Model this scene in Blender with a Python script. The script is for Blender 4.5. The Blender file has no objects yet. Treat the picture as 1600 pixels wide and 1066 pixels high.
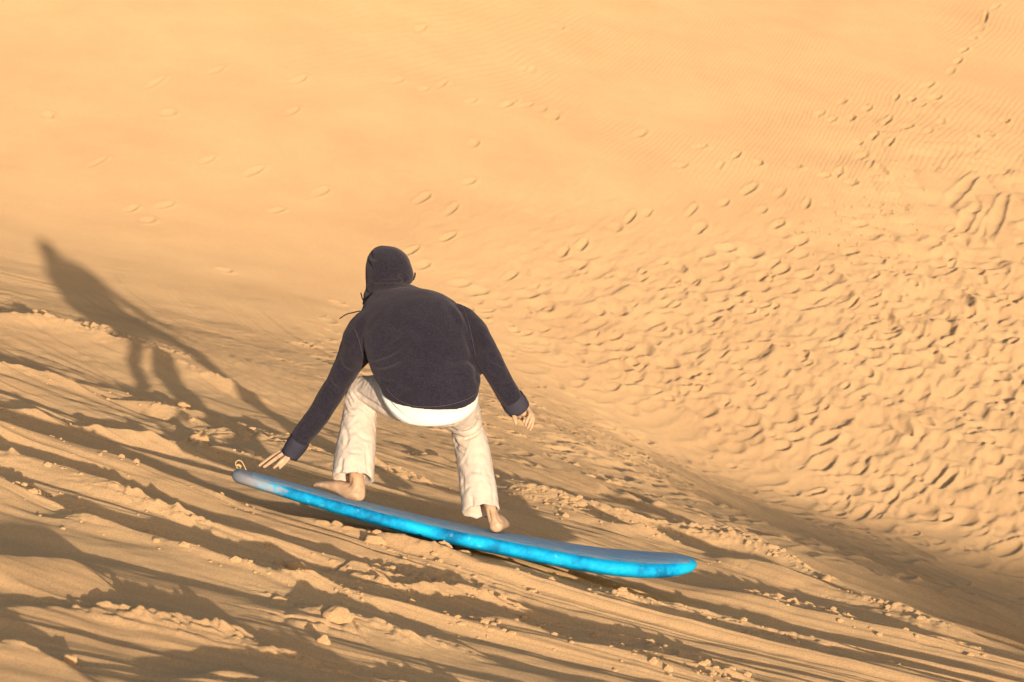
import bpy, bmesh, math, random
import numpy as np
from mathutils import Vector, noise as mnoise

random.seed(7)
rng = np.random.default_rng(11)
S = bpy.context.scene
COL = S.collection

# ------------------------------------------------------------------ camera
PITCH = math.radians(9.0)
CAM = np.array([0.0, 0.0, 3.0])
FPX = 4444.0
cam_d = bpy.data.cameras.new("camera")
cam_d.lens = 100.0
cam_d.sensor_width = 36.0
cam_d.clip_start = 0.1
cam_d.clip_end = 2000.0
cam_d.dof.use_dof = True
cam_d.dof.focus_distance = 12.1
cam_d.dof.aperture_fstop = 9.0
cam = bpy.data.objects.new("camera", cam_d)
COL.objects.link(cam)
cam.location = CAM
cam.rotation_euler = (math.radians(90) - PITCH, 0, 0)
S.camera = cam

# ------------------------------------------------------------------ light
SUN_EL = math.radians(6.67)
SUN_TO = np.array([-0.2425, 0.9701])          # heading the light travels, in plan
sun_from = math.atan2(-SUN_TO[0], -SUN_TO[1])   # azimuth of the sun, clockwise from +Y
w = bpy.data.worlds.new("World")
S.world = w
w.use_nodes = True
nt = w.node_tree
bg = nt.nodes["Background"]
sky = nt.nodes.new("ShaderNodeTexSky")
sky.sky_type = 'NISHITA'
sky.sun_disc = False
sky.sun_elevation = SUN_EL
sky.sun_rotation = sun_from
sky.air_density = 1.0
sky.dust_density = 2.0
sky.ozone_density = 1.25
nt.links.new(sky.outputs[0], bg.inputs[0])
bg.inputs[1].default_value = 0.15
sd = bpy.data.lights.new("sun", 'SUN')
sd.energy = 3.5
sd.angle = math.radians(0.53)
sd.color = (1.0, 0.87, 0.68)
sun = bpy.data.objects.new("sun", sd)
COL.objects.link(sun)
L = Vector((SUN_TO[0] * math.cos(SUN_EL), SUN_TO[1] * math.cos(SUN_EL), -math.sin(SUN_EL)))
sun.rotation_euler = L.to_track_quat('-Z', 'Y').to_euler()
sun.location = (8, -10, 8)
S.view_settings.view_transform = 'Standard'
S.view_settings.look = 'None'
S.view_settings.exposure = 0.60
S.view_settings.gamma = 1.0
S.render.film_transparent = False
S.cycles.max_bounces = 6
S.cycles.use_denoising = True

# ------------------------------------------------------------------ helpers
F_ = np.array([0.0, math.cos(PITCH), -math.sin(PITCH)])
U_ = np.array([0.0, math.sin(PITCH), math.cos(PITCH)])
R_ = np.array([1.0, 0.0, 0.0])

def at(u, v, s=12.0):
    """a point seen at photo pixel (u, v), s metres down the lens axis"""
    return CAM + s * (F_ + (u - 800.0) / FPX * R_ + (533.0 - v) / FPX * U_)

PA, PB = -0.24, -0.13
_p = at(725, 852, 12.12)
PC = _p[2] - PA * _p[0] - PB * _p[1] - 0.015

def G(u, v):
    """where the sight line through (u, v) meets the near slope, in plan"""
    d = F_ + (u - 800.0) / FPX * R_ + (533.0 - v) / FPX * U_
    s = (PA * CAM[0] + PB * CAM[1] + PC - CAM[2]) / (d[2] - PA * d[0] - PB * d[1])
    q = CAM + s * d
    return np.array([q[0], q[1]])

TAB = rng.random((256, 256)).astype(np.float32)

def vn(x, y, ox=0.0, oy=0.0):
    """smooth value noise in -1..1"""
    x = x + ox; y = y + oy
    xi = np.floor(x); yi = np.floor(y)
    fx = (x - xi).astype(np.float32); fy = (y - yi).astype(np.float32)
    xi = xi.astype(np.int64); yi = yi.astype(np.int64)
    fx = fx * fx * fx * (fx * (fx * 6 - 15) + 10)
    fy = fy * fy * fy * (fy * (fy * 6 - 15) + 10)
    x0 = xi & 255; x1 = (xi + 1) & 255; y0 = yi & 255; y1 = (yi + 1) & 255
    a = TAB[y0, x0]; b = TAB[y0, x1]; c = TAB[y1, x0]; d = TAB[y1, x1]
    return ((a + (b - a) * fx) * (1 - fy) + (c + (d - c) * fx) * fy) * 2 - 1

def sstep(a, b, x):
    t = np.clip((x - a) / (b - a), 0, 1)
    return t * t * (3 - 2 * t)

def softplus(x, k):
    return k * np.logaddexp(0, x / k)

def softmax2(a, b, k):
    return k * np.logaddexp(a / k, b / k)

# ------------------------------------------------------------------ materials
def mat(name):
    m = bpy.data.materials.new(name)
    m.use_nodes = True
    return m, m.node_tree, m.node_tree.nodes["Principled BSDF"]

def N(t, kind, **kw):
    n = t.nodes.new(kind)
    for k, v in kw.items():
        if k in n.inputs:
            n.inputs[k].default_value = v
        else:
            setattr(n, k, v)
    return n

def noise_node(t, scale, detail=4, rough=0.6, src='Object', stretch=None):
    tc = t.nodes.new("ShaderNodeTexCoord")
    n = N(t, "ShaderNodeTexNoise", Scale=scale, Detail=detail, Roughness=rough)
    if stretch:
        mp = t.nodes.new("ShaderNodeMapping")
        mp.inputs["Scale"].default_value = stretch
        t.links.new(tc.outputs[src], mp.inputs[0])
        t.links.new(mp.outputs[0], n.inputs["Vector"])
    else:
        t.links.new(tc.outputs[src], n.inputs["Vector"])
    return n

def ramp(t, src, stops):
    r = t.nodes.new("ShaderNodeValToRGB")
    e = r.color_ramp.elements
    while len(e) < len(stops):
        e.new(0.5)
    for i, (p, c) in enumerate(stops):
        e[i].position = p
        e[i].color = (*c, 1) if len(c) == 3 else c
    t.links.new(src, r.inputs[0])
    return r

def mix(t, a, b, fac, mode='MIX'):
    m = t.nodes.new("ShaderNodeMix")
    m.data_type = 'RGBA'
    m.blend_type = mode
    for sock, val in ((m.inputs[6], a), (m.inputs[7], b), (m.inputs[0], fac)):
        if hasattr(val, 'links'):
            t.links.new(val, sock)
        elif isinstance(val, (tuple, list)):
            sock.default_value = (*val, 1)
        else:
            sock.default_value = val
    return m.outputs[2]

def bump(t, b, src, strength, dist, prev=None):
    n = N(t, "ShaderNodeBump", Strength=strength, Distance=dist)
    t.links.new(src, n.inputs["Height"])
    if prev is not None:
        t.links.new(prev, n.inputs["Normal"])
    t.links.new(n.outputs[0], b.inputs["Normal"])
    return n.outputs[0]

def sand_material():
    m, t, b = mat("sand")
    t.nodes.remove(b)
    out = t.nodes["Material Output"]
    d = N(t, "ShaderNodeBsdfDiffuse", Roughness=0.6)
    n1 = noise_node(t, 0.7, 6, 0.6)
    c1 = ramp(t, n1.outputs[0], [(0.3, (0.535, 0.326, 0.169)), (0.7, (0.60, 0.378, 0.198))])
    g = noise_node(t, 170.0, 3, 0.8)
    cg = ramp(t, g.outputs[0], [(0.3, (0.62, 0.61, 0.60)), (0.5, (1, 1, 1)), (0.70, (1.32, 1.3, 1.28))])
    c = mix(t, c1.outputs[0], cg.outputs[0], 0.8, 'MULTIPLY')
    t.links.new(c, d.inputs["Color"])
    n2 = noise_node(t, 60.0, 5, 0.75)
    bp = N(t, "ShaderNodeBump", Strength=0.35, Distance=0.005)
    t.links.new(n2.outputs[0], bp.inputs["Height"])
    bp2 = N(t, "ShaderNodeBump", Strength=0.7, Distance=0.0022)
    t.links.new(g.outputs[0], bp2.inputs["Height"])
    t.links.new(bp.outputs[0], bp2.inputs["Normal"])
    t.links.new(bp2.outputs[0], d.inputs["Normal"])
    t.links.new(d.outputs[0], out.inputs[0])
    return m

SAND = sand_material()

# ------------------------------------------------------------------ the ground
def plane3(p1, p2, p3):
    A = np.array([[p[0], p[1], 1] for p in (p1, p2, p3)])
    return np.linalg.solve(A, np.array([p[2] for p in (p1, p2, p3)]))

FA, FB, FC = plane3(at(0, 430, 31), at(1600, 950, 27), at(1500, 0, 48))

def base_height(x, y):
    xe = 14 * np.tanh(x / 14.0)
    ye = np.where(y < 0, 20 * np.tanh(y / 20.0), y)
    zn = PA * xe + PB * ye + PC
    ca, cb = G(950, 770), G(1500, 985)
    d = cb - ca; n = np.array([-d[1], d[0]]) / np.hypot(*d)
    if n[1] < 0: n = -n
    dist = (x - ca[0]) * n[0] + (y - ca[1]) * n[1]
    zn = zn - softplus(dist, 0.35) * 0.10 * sstep(-0.8, 2.5, x)
    zf = FA * 14 * np.tanh(x / 14.0) + FB * (80 - softplus(80 - y, 5.0)) + FC
    zf = zf + 0.005 * softplus(y - 29, 1.5) ** 2 * sstep(4, -5, x) * (y < 60)
    return softmax2(zn, zf, 0.22 + 0.5 * sstep(3, -2.5, x)), zf - zn

def shade_crest(x, y):
    """a dune crest far behind the camera on the right, whose long evening shadow fills the foot of the valley"""
    d = SUN_TO[0] * x + SUN_TO[1] * y
    xp = SUN_TO[1] * x - SUN_TO[0] * y
    h = CREST - 0.275 * softplus(xp - 6.2, .25)
    return 3.0 + h + math.tan(SUN_EL) * 25 - 0.5 * (np.sqrt((d + 25) ** 2 + .3) - .55) - softplus(-xp - 6, 2.0) * .5

CREST = -2.10

# direction of the slide tracks on the near slope
_t = G(420, 745) - G(0, 585)
TD = _t / np.hypot(*_t)
TN = np.array([-TD[1], TD[0]])

# ridges of pushed sand: crest line (photo pixels), height, near width, far width
RIDGES = [
    ([(-150, 655), (60, 700), (200, 738), (330, 775), (420, 800)], .11, .30, .20),
    ([(-120, 700), (100, 752), (250, 800), (420, 845), (520, 868), (620, 882)], .10, .25, .18),
    ([(-120, 770), (40, 775), (90, 786)], .13, .22, .14),
    ([(60, 805), (180, 835), (330, 880), (440, 905), (560, 915)], .09, .16, .16),
    ([(-120, 892), (0, 895), (120, 902), (205, 918)], .14, .25, .16),
    ([(-120, 960), (60, 960), (160, 965), (260, 948)], .09, .25, .14),
    ([(-150, 1035), (0, 1030), (90, 1035)], .15, .25, .15),
    ([(160, 985), (300, 985), (480, 1030), (700, 1075), (900, 1110)], .10, .30, .2),
    ([(300, 1040), (480, 1090), (700, 1140)], .12, .3, .2),
    ([(480, 965), (530, 958), (600, 985), (700, 1000), (820, 1030)], .09, .14, .14),
    ([(500, 868), (560, 880), (600, 900), (760, 925), (880, 955)], .07, .13, .12),
    ([(500, 920), (620, 945), (760, 975), (960, 1020), (1150, 1065)], .06, .12, .12),
    ([(700, 945), (860, 985), (1060, 1030), (1250, 1080)], .07, .13, .12),
    ([(840, 968), (1000, 1003), (1180, 1050)], .06, .12, .1),
    ([(560, 838), (660, 862), (740, 890), (850, 915)], .05, .1, .1),
    ([(-60, 500), (60, 520), (190, 555), (330, 600), (470, 640)], .09, .22, .18),
    ([(-60, 560), (100, 600), (240, 640), (330, 668)], .06, .15, .14),
    ([(-60, 620), (100, 655), (260, 690), (400, 722), (480, 742)], .07, .15, .13),
    ([(150, 600), (290, 640), (420, 680), (500, 715)], .05, .12, .12),
    ([(560, 735), (620, 745), (700, 765)], .07, .14, .12),
    ([(640, 705), (760, 745), (840, 775), (960, 810)], .06, .14, .12),
    ([(780, 770), (860, 800), (960, 835), (1100, 862)], .06, .14, .12),
    ([(840, 775), (980, 812), (1150, 850), (1300, 900)], .05, .16, .12),
    ([(1000, 820), (1150, 855), (1300, 905), (1500, 970)], .05, .16, .12),
    ([(1090, 880), (1220, 915), (1400, 975), (1600, 1045)], .06, .16, .14),
    ([(1100, 915), (1250, 960), (1430, 1015), (1600, 1060)], .06, .15, .12),
    ([(900, 925), (1030, 945), (1180, 985), (1400, 1045)], .05, .13, .12),
]

def catmull(P, n):
    P = [np.array(p, float) for p in P]
    P = [2 * P[0] - P[1]] + P + [2 * P[-1] - P[-2]]
    out = []
    for i in range(1, len(P) - 2):
        for k in range(n):
            t = k / n
            a, b, c, d = P[i - 1], P[i], P[i + 1], P[i + 2]
            out.append(0.5 * (2 * b + (c - a) * t + (2 * a - 5 * b + 4 * c - d) * t * t + (3 * b - a - 3 * c + d) * t ** 3))
    out.append(P[-2])
    return np.array(out)

def add_ridges(x, y, z, crumb):
    dx = vn(x * 2.2, y * 3.1, 5, 9) * 0.035 + vn(x * 9, y * 9, 15, 3) * 0.018
    for k, (pts, h, wn, wf) in enumerate(RIDGES):
        P = catmull([G(u, v) for u, v in pts], 4)
        lo = P.min(0) - 1.0; hi = P.max(0) + 1.0
        m = (x > lo[0]) & (x < hi[0]) & (y > lo[1]) & (y < hi[1])
        if not m.any():
            continue
        X = x[m]; Y = y[m] + dx[m]
        best = np.full(X.shape, 9.0); sg = np.zeros(X.shape); tt = np.zeros(X.shape)
        seg = P[1:] - P[:-1]; ln = np.hypot(seg[:, 0], seg[:, 1]); cum = np.concatenate([[0], np.cumsum(ln)])
        for i in range(len(seg)):
            d = seg[i] / ln[i]
            rx = X - P[i, 0]; ry = Y - P[i, 1]
            a = np.clip(rx * d[0] + ry * d[1], 0, ln[i])
            ex = rx - a * d[0]; ey = ry - a * d[1]
            dist = np.hypot(ex, ey)
            b = dist < best
            best = np.where(b, dist, best)
            sg = np.where(b, np.sign(-d[1] * rx + d[0] * ry), sg)
            tt = np.where(b, (cum[i] + a) / cum[-1], tt)
        env = sstep(0, .18, tt) * sstep(1, .75, tt)
        env = env * (0.9 + 0.3 * vn(tt * cum[-1] * 2.2, tt * 0 + k * 3.7))
        near = np.exp(-(best / wn) ** 1.6)
        far = np.clip(1 - best / wf, 0, 1) ** 1.15
        prof = np.where(sg > 0, far, near)
        z[m] += .82 * h * env * prof * np.clip(Y / 12.0, .45, 1.1) ** 1.9
        crumb[m] = np.maximum(crumb[m], np.exp(-((best * np.where(sg > 0, 1, 1.0)) / 0.13) ** 2) * env)

# footprints: (x, y) places on the far dune, from the photo
def make_prints():
    pr = []
    def far_pt(u, v):
        d = F_ + (u - 800.0) / FPX * R_ + (533.0 - v) / FPX * U_
        ss = np.linspace(17, 75, 700)
        P = CAM[None] + ss[:, None] * d[None]
        h, _ = base_height(P[:, 0], P[:, 1])
        k = np.argmax(P[:, 2] < h)
        return P[k, 0], P[k, 1], ss[k]
    lone = [(818, 105), (735, 160), (800, 162), (820, 165), (862, 185), (740, 230), (733, 290), (705, 330), (700, 375),
            (455, 183), (322, 255), (262, 180), (240, 130), (335, 115), (205, 330), (230, 345), (150, 265), (350, 425),
            (1000, 210), (1092, 232), (1125, 262), (1150, 245), (1185, 258), (1060, 262), (1218, 305), (1130, 320),
            (1080, 330), (1092, 355), (1215, 355), (1248, 378), (1210, 412), (1200, 435), (1095, 440), (1152, 470),
            (1040, 405), (910, 385), (1280, 180), (1315, 158), (1330, 185), (1425, 155), (1450, 130), (1385, 190),
            (1390, 225), (1375, 268), (1470, 190), (1497, 95), (1540, 25), (1545, 210), (1570, 185), (1520, 215),
            (1260, 320), (1290, 275), (1310, 270), (1345, 245), (1360, 262), (870, 45), (655, 45), (465, 132),
            (620, 132), (660, 145), (690, 130), (985, 340), (962, 355), (1010, 335), (880, 395), (800, 430),
            (830, 455), (1035, 470), (660, 315), (255, 325), (75, 185), (395, 270), (500, 300), (430, 330),
            (870, 450), (905, 470), (950, 440), (1000, 440), (985, 480), (660, 415), (640, 395), (1505, 80), (1530, 45), (1555, 12), (1485, 110), (1460, 150), (1440, 165), (1415, 200), (1400, 150), (1365, 215), (1340, 225), (1300, 190), (1355, 170), (1520, 60), (1450, 210), (1330, 285), (1240, 260), (790, 168), (845, 172), (868, 178), (830, 108), (1170, 300), (1190, 330)]
    for u, v in lone:
        x, y, s = far_pt(u, v)
        pr.append((x, y, random.uniform(.06, .11), random.uniform(.030, .044), random.gauss(.05, .3), random.uniform(.018, .034)))
    for u, v, a, th in [(1500, 300, .30, .5), (1535, 372, .32, .85), (1510, 345, .22, .6), (1490, 408, .22, .75), (1560, 340, .3, 1.0), (1455, 470, .2, .2),
                        (1400, 485, .2, .1), (1540, 430, .16, .6), (1585, 405, .18, .8), (1300, 470, .18, .5), (1250, 520, .2, .4), (1480, 520, .2, .5)]:
        x, y, s = far_pt(u, v)
        pr.append((x, y, a, .07, th * .7, .028))
    # trampled sand: thick on the lower right, thinning upward and to the left
    n = 0
    while n < 2500:
        u = random.uniform(420, 1750); v = random.uniform(330, 1010)
        top = 400 + max(0, 900 - u) * 0.10 - max(0, u - 1000) * 0.16
        bot = 575 + max(0, u - 420) * 0.385
        dens = min(1, max(0, (v - top) / 130)) * min(1, max(0, (bot - v) / 50)) * min(1, (u - 390) / 200)
        if random.random() > dens:
            continue
        x, y, s = far_pt(u, v)
        big = random.random() < 0.12
        a = random.choice((random.uniform(.035, .07), random.uniform(.07, .14), random.uniform(.08, .15))) * (1.8 if big else 1)
        pr.append((x, y, a, a * random.uniform(.28, .46), random.gauss(-.28, .24), random.choice((.012, .016, .021, .027, .036)) * (1.1 if big else 1)))
        n += 1
    return pr

def build_ground():
    # rings of vertices round the camera's foot: fine where the lens looks, coarse elsewhere
    fine = np.radians(np.linspace(-12.6, 12.6, 1180))
    stepa = fine[1] - fine[0]
    side = []
    a, st = fine[-1], stepa
    while a < math.pi:
        st *= 1.09; a += st; side.append(min(a, math.pi))
    side = np.array(side)
    ang = np.concatenate([-side[::-1], fine, side])
    r = [0.02, .5, 1, 2, 3, 4, 5, 5.6, 6.0]
    while r[-1] < 110:
        q = r[-1]
        if q < 6.4: st = 0.04
        elif q < 12: st = 0.009
        elif q < 25.0: st = 0.0085 + (q - 12) * 0.0013
        elif q < 52: st = 0.026
        else: st = (q - 52) * 0.12 + 0.026
        r.append(q + st)
    r += [120, 180, 300, 500, 900]
    r = np.array(r)
    A, Rr = np.meshgrid(ang, r)
    x = np.sin(A) * Rr; y = np.cos(A) * Rr
    z, gap = base_height(x, y)
    # low undulation everywhere
    z += vn(x * .35, y * .35, 3, 1) * 0.05 * sstep(3, 9, Rr) + vn(x * 1.1, y * 1.1, 8, 2) * 0.015
    near = sstep(0.9, -0.3, -(-gap) * 1.0) if False else 1 - sstep(-0.5, 0.4, gap)
    near = near * sstep(5.5, 6.3, Rr) * sstep(34, 24, Rr)
    fz = (near > 0.001)
    X = x[fz]; Y = y[fz]; W = near[fz]
    # the tracks bend: level across the foot of the picture, running down towards the right beyond it
    yc = Y - 8.9
    q = yc * np.exp(.19 * np.clip(X, -4, 4)); p = X - .095 * np.clip(yc, -3, 9) ** 2
    qw = q + 0.10 * vn(p * .5, q * .5, 40, 2)
    h = np.zeros_like(X)
    # uneven bed
    amp = (0.35 + 0.65 * sstep(20, 12, Y)) * (.34 + .66 * sstep(7.5, 13, Y))
    bed = vn(p * .26, qw * 1.7, 1, 1) * .050 + vn(p * .34, qw * 3.4, 7, 4) * .027 + (.5 - np.abs(vn(p * .3, qw * 5.2, 27, 14))) * .026
    h += bed * amp
    # slide tracks: fine parallel grooves
    tr = vn(p * .3, qw * 9, 11, 5) * .019 + vn(p * .4, qw * 18, 17, 6) * .011 + vn(p * .6, qw * 39, 2, 61) * .0042
    trm = .25 + .75 * sstep(-.4, .3, vn(p * .35, q * 1.1, 33, 21))
    h += tr * trm * (0.6 + 0.4 * amp) * sstep(31, 21, Y)
    h += vn(X * 5.5, Y * 5.5, 8, 3) * .004 + vn(X * 13, Y * 13, 3, 8) * .0018
    z[fz] += h * W
    crumb = np.zeros_like(z)
    add_ridges(x, y, z, crumb)
    # crumbling crests and clods that are still part of the bed
    m = (crumb > 0.03) & (Rr < 28)
    X = x[m]; Y = y[m]; c = crumb[m]
    patch = sstep(-.15, .5, vn(X * 2.3, Y * 2.3, 71, 3))
    bl = np.maximum(0, vn(X * 19, Y * 19, 9, 9)) ** 1.5 * .020 + np.maximum(0, vn(X * 41, Y * 41, 4, 9)) ** 1.3 * .013
    z[m] += bl * c * patch
    # loose trampled patches
    def patch_at(u, v, ru, rv, a, f):
        c0 = G(u, v); c1 = G(u, v - rv)
        ry = abs(c1[1] - c0[1]); rx = ru / 370.0
        dx, dy = x - c0[0], y - c0[1]
        dd = ((dx * TD[0] + dy * TD[1]) / rx) ** 2 + ((dx * TN[0] + dy * TN[1]) / ry) ** 2
        mm = dd < 2
        e = np.exp(-dd[mm] * 1.5)
        X, Y = x[mm], y[mm]
        z[mm] += e * a * .4 * (np.abs(vn(X * f * 1.5, Y * f * 1.5, 31, 1)) + .6 * np.maximum(0, vn(X * f * 3.4, Y * f * 3.4, 1, 31)))
    for args in [(680, 895, 110, 14, .06, 14), (110, 520, 120, 12, .10, 9), (200, 545, 90, 10, .07, 12), (60, 515, 70, 8, .09, 10),
                 (440, 880, 40, 12, .07, 12), (400, 690, 90, 14, .06, 9), (300, 690, 60, 10, .06, 11), (600, 750, 60, 10, .06, 12),
                 (900, 800, 100, 10, .05, 12), (520, 975, 50, 20, .05, 8), (460, 935, 50, 8, .05, 14), (560, 830, 50, 8, .05, 12),
                 (800, 960, 100, 8, .05, 14), (1050, 1010, 120, 10, .05, 13), (700, 870, 50, 6, .05, 15)]:
        patch_at(*args)
    # the bed the board has pressed flat
    tail, nose = G(470, 795), G(1000, 900)
    d = nose - tail; ln = np.hypot(*d); d = d / ln; n = np.array([-d[1], d[0]])
    aa = (x - tail[0]) * d[0] + (y - tail[1]) * d[1]; bb = (x - tail[0]) * n[0] + (y - tail[1]) * n[1]
    under = sstep(-.35, 0.1, aa) * sstep(ln + .5, ln, aa) * sstep(-.35, -.1, bb) * sstep(.75, .5, bb)
    flat = PA * x + PB * y + PC - 0.008
    z[:] = np.where(under > 0, z * (1 - under) + np.minimum(z, flat) * under, z)
    # wind ripples on the far dune
    far = sstep(.2, 1.5, gap)
    m = (far > 0) & (Rr < 70) & (np.abs(A) < .35)
    X = x[m]; Y = y[m]
    th = 0.05 + 0.42 * sstep(-2, 6, X)
    ph = (X * -np.sin(th) + (-.405 * X + .37 * Y) * np.cos(th)) / 0.078 + .55 * vn(X * 1.3, Y * .8, 12, 4) + .2 * vn(X * 5, Y * 2.5, 2, 4)
    rip = np.sin(ph * 2 * np.pi) * .0042 * (0.3 + 0.7 * sstep(-.3, .5, vn(X * .5, Y * .5, 92, 4) + .4 * sstep(0, 5, X)))
    z[m] += rip * sstep(2.2, 4.2, gap[m] - .25 * np.clip(X, 0, 7))
    # slumped sand on the right of the far dune
    m = (far > 0.0) & (Rr < 60) & (np.abs(A) < .35)
    X = x[m]; Y = y[m]
    k = sstep(2.5, 6.5, X) * sstep(44, 38, Y)
    tr_ = sstep(38, 33, Y) * sstep(-3, 2, X) * sstep(.2, .8, gap[m])
    z[m] += tr_ * (vn(X * 7, (-.405 * X + .37 * Y) * 16, 61, 7) * .014 + vn(X * 15, (-.405 * X + .37 * Y) * 30, 6, 17) * .007)
    z[m] += far[m] * k * (vn(X * 1.4, Y * 2.2, 3, 77) * .06 + np.abs(vn(X * 3, Y * 4, 3, 7)) * .05)
    # footprints
    prt = np.zeros_like(z)
    dA = fine[1] - fine[0]; i0 = len(side)
    P0, P1 = side.size, ang.size - side.size
    for (fx, fy, a, b, th, dep) in make_prints():
        rr = math.hypot(fx, fy); aa = math.atan2(fx, fy)
        R0 = a * 3.4
        j0 = np.searchsorted(r, rr - R0); j1 = np.searchsorted(r, rr + R0)
        k0 = np.searchsorted(ang, aa - R0 / rr); k1 = np.searchsorted(ang, aa + R0 / rr)
        if j1 <= j0 or k1 <= k0: continue
        X = x[j0:j1, k0:k1] - fx; Y = (y[j0:j1, k0:k1] - fy)
        dep = dep * min(1, max(.65 if fx < 1.5 else .45, .5 + gap[(j0 + j1) // 2, (k0 + k1) // 2] / 1.6))
        ct, st = math.cos(th), math.sin(th)
        iv = -.405 * X + .37 * Y
        uu = (X * ct + iv * st) / a; vv = (-X * st + iv * ct) / b
        wob = 1 + .22 * vn((X + fx) * 9, (Y + fy) * 9, 55, 5)
        d2 = (uu * uu + vv * vv) * wob
        hole = -dep * np.exp(-(d2 ** 1.6))
        rim = dep * .5 * np.exp(-((np.sqrt(d2) - 1.45) / .38) ** 2) * (1.0 + .5 * uu)
        w = np.exp(-(d2 / 2.6) ** 2)
        prt[j0:j1, k0:k1] = prt[j0:j1, k0:k1] * (1 - w) + hole + rim
    z += prt
    return x, y, z, gap, r, ang

x, y, z, gap, RR, ANG = build_ground()
nr, na = x.shape
co = np.stack([x, y, z], -1).reshape(-1, 3).astype(np.float32)
J, K = np.meshgrid(np.arange(nr - 1), np.arange(na - 1), indexing='ij')
v00 = (J * na + K).ravel()
quads = np.stack([v00, v00 + na, v00 + na + 1, v00 + 1], -1)[:, ::-1]
fgap = gap[:-1, :-1].ravel()

def sheet(name, sel, label, cat):
    q = quads[sel]
    used, inv = np.unique(q.ravel(), return_inverse=True)
    me = bpy.data.meshes.new(name)
    me.vertices.add(len(used)); me.vertices.foreach_set("co", co[used].ravel())
    me.loops.add(len(inv)); me.loops.foreach_set("vertex_index", inv.astype(np.int32))
    me.polygons.add(len(q))
    me.polygons.foreach_set("loop_start", np.arange(0, len(inv), 4, dtype=np.int32))
    me.polygons.foreach_set("use_smooth", np.ones(len(q), bool))
    me.update()
    me.materials.append(SAND)
    o = bpy.data.objects.new(name, me); COL.objects.link(o)
    o['kind'] = 'structure'; o['label'] = label; o['category'] = cat
    return o

sheet("sand_slope", fgap <= 0, "rutted tan sand slope in front, crossed by long slide tracks and shadows", "slope")
sheet("dune_face", fgap > 0, "tall orange dune face behind, rippled above and trampled with footprints at right", "dune")

_ri = np.arange(nr); _ai = np.arange(na)
def ground_z(px, py):
    rr = math.hypot(px, py); aa = math.atan2(px, py)
    j = min(nr - 2, max(0, int(np.searchsorted(RR, rr)) - 1)); k = min(na - 2, max(0, int(np.searchsorted(ANG, aa)) - 1))
    fr = (rr - RR[j]) / (RR[j + 1] - RR[j]); fa = (aa - ANG[k]) / (ANG[k + 1] - ANG[k])
    return float((z[j, k] * (1 - fa) + z[j, k + 1] * fa) * (1 - fr) + (z[j + 1, k] * (1 - fa) + z[j + 1, k + 1] * fa) * fr)

# the crest out of frame: a long rounded dune
def build_crest():
    dd = np.concatenate([np.linspace(-52, -29, 24), np.linspace(-28, -22, 25), np.linspace(-21, -8, 14)])
    pp = np.linspace(-14, 40, 110)
    D, Q = np.meshgrid(dd, pp, indexing='ij')
    X = D * SUN_TO[0] + Q * SUN_TO[1]; Y = D * SUN_TO[1] - Q * SUN_TO[0]
    Z = shade_crest(X, Y) + vn(X * .5, Y * .5, 5, 50) * .08
    n = D.shape[1]
    me = bpy.data.meshes.new("dune_crest")
    fs = [(i * n + k, i * n + k + 1, (i + 1) * n + k + 1, (i + 1) * n + k) for i in range(D.shape[0] - 1) for k in range(n - 1)]
    me.from_pydata(np.stack([X, Y, Z], -1).reshape(-1, 3).tolist(), [], fs)
    me.polygons.foreach_set("use_smooth", np.ones(len(fs), bool)); me.update()
    me.materials.append(SAND)
    o = bpy.data.objects.new("dune_crest", me); COL.objects.link(o)
    o['kind'] = 'structure'; o['label'] = 'dune crest outside the picture whose shadow fills the foot of the valley'; o['category'] = 'dune'
build_crest()

# ------------------------------------------------------------------ loose clods of sand
def clod_mesh(bm, c, rx, ry, rz, seed, sub=1):
    o = bmesh.ops.create_icosphere(bm, subdivisions=sub, radius=1.0)
    sv = Vector((seed * 3.1, seed * 1.7, seed * .9))
    for v in o['verts']:
        n = v.co.copy()
        k = 1 + .35 * mnoise.noise(n * 1.1 + sv) + .22 * mnoise.noise(n * 2.7 + sv) + (.1 * mnoise.noise(n * 7 + sv) if sub > 2 else 0)
        p = Vector((n.x * rx, n.y * ry, max(n.z, -.5) * rz)) * k
        v.co = p + Vector(c)
    if sub > 1:
        for f in bm.faces: f.smooth = True

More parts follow.
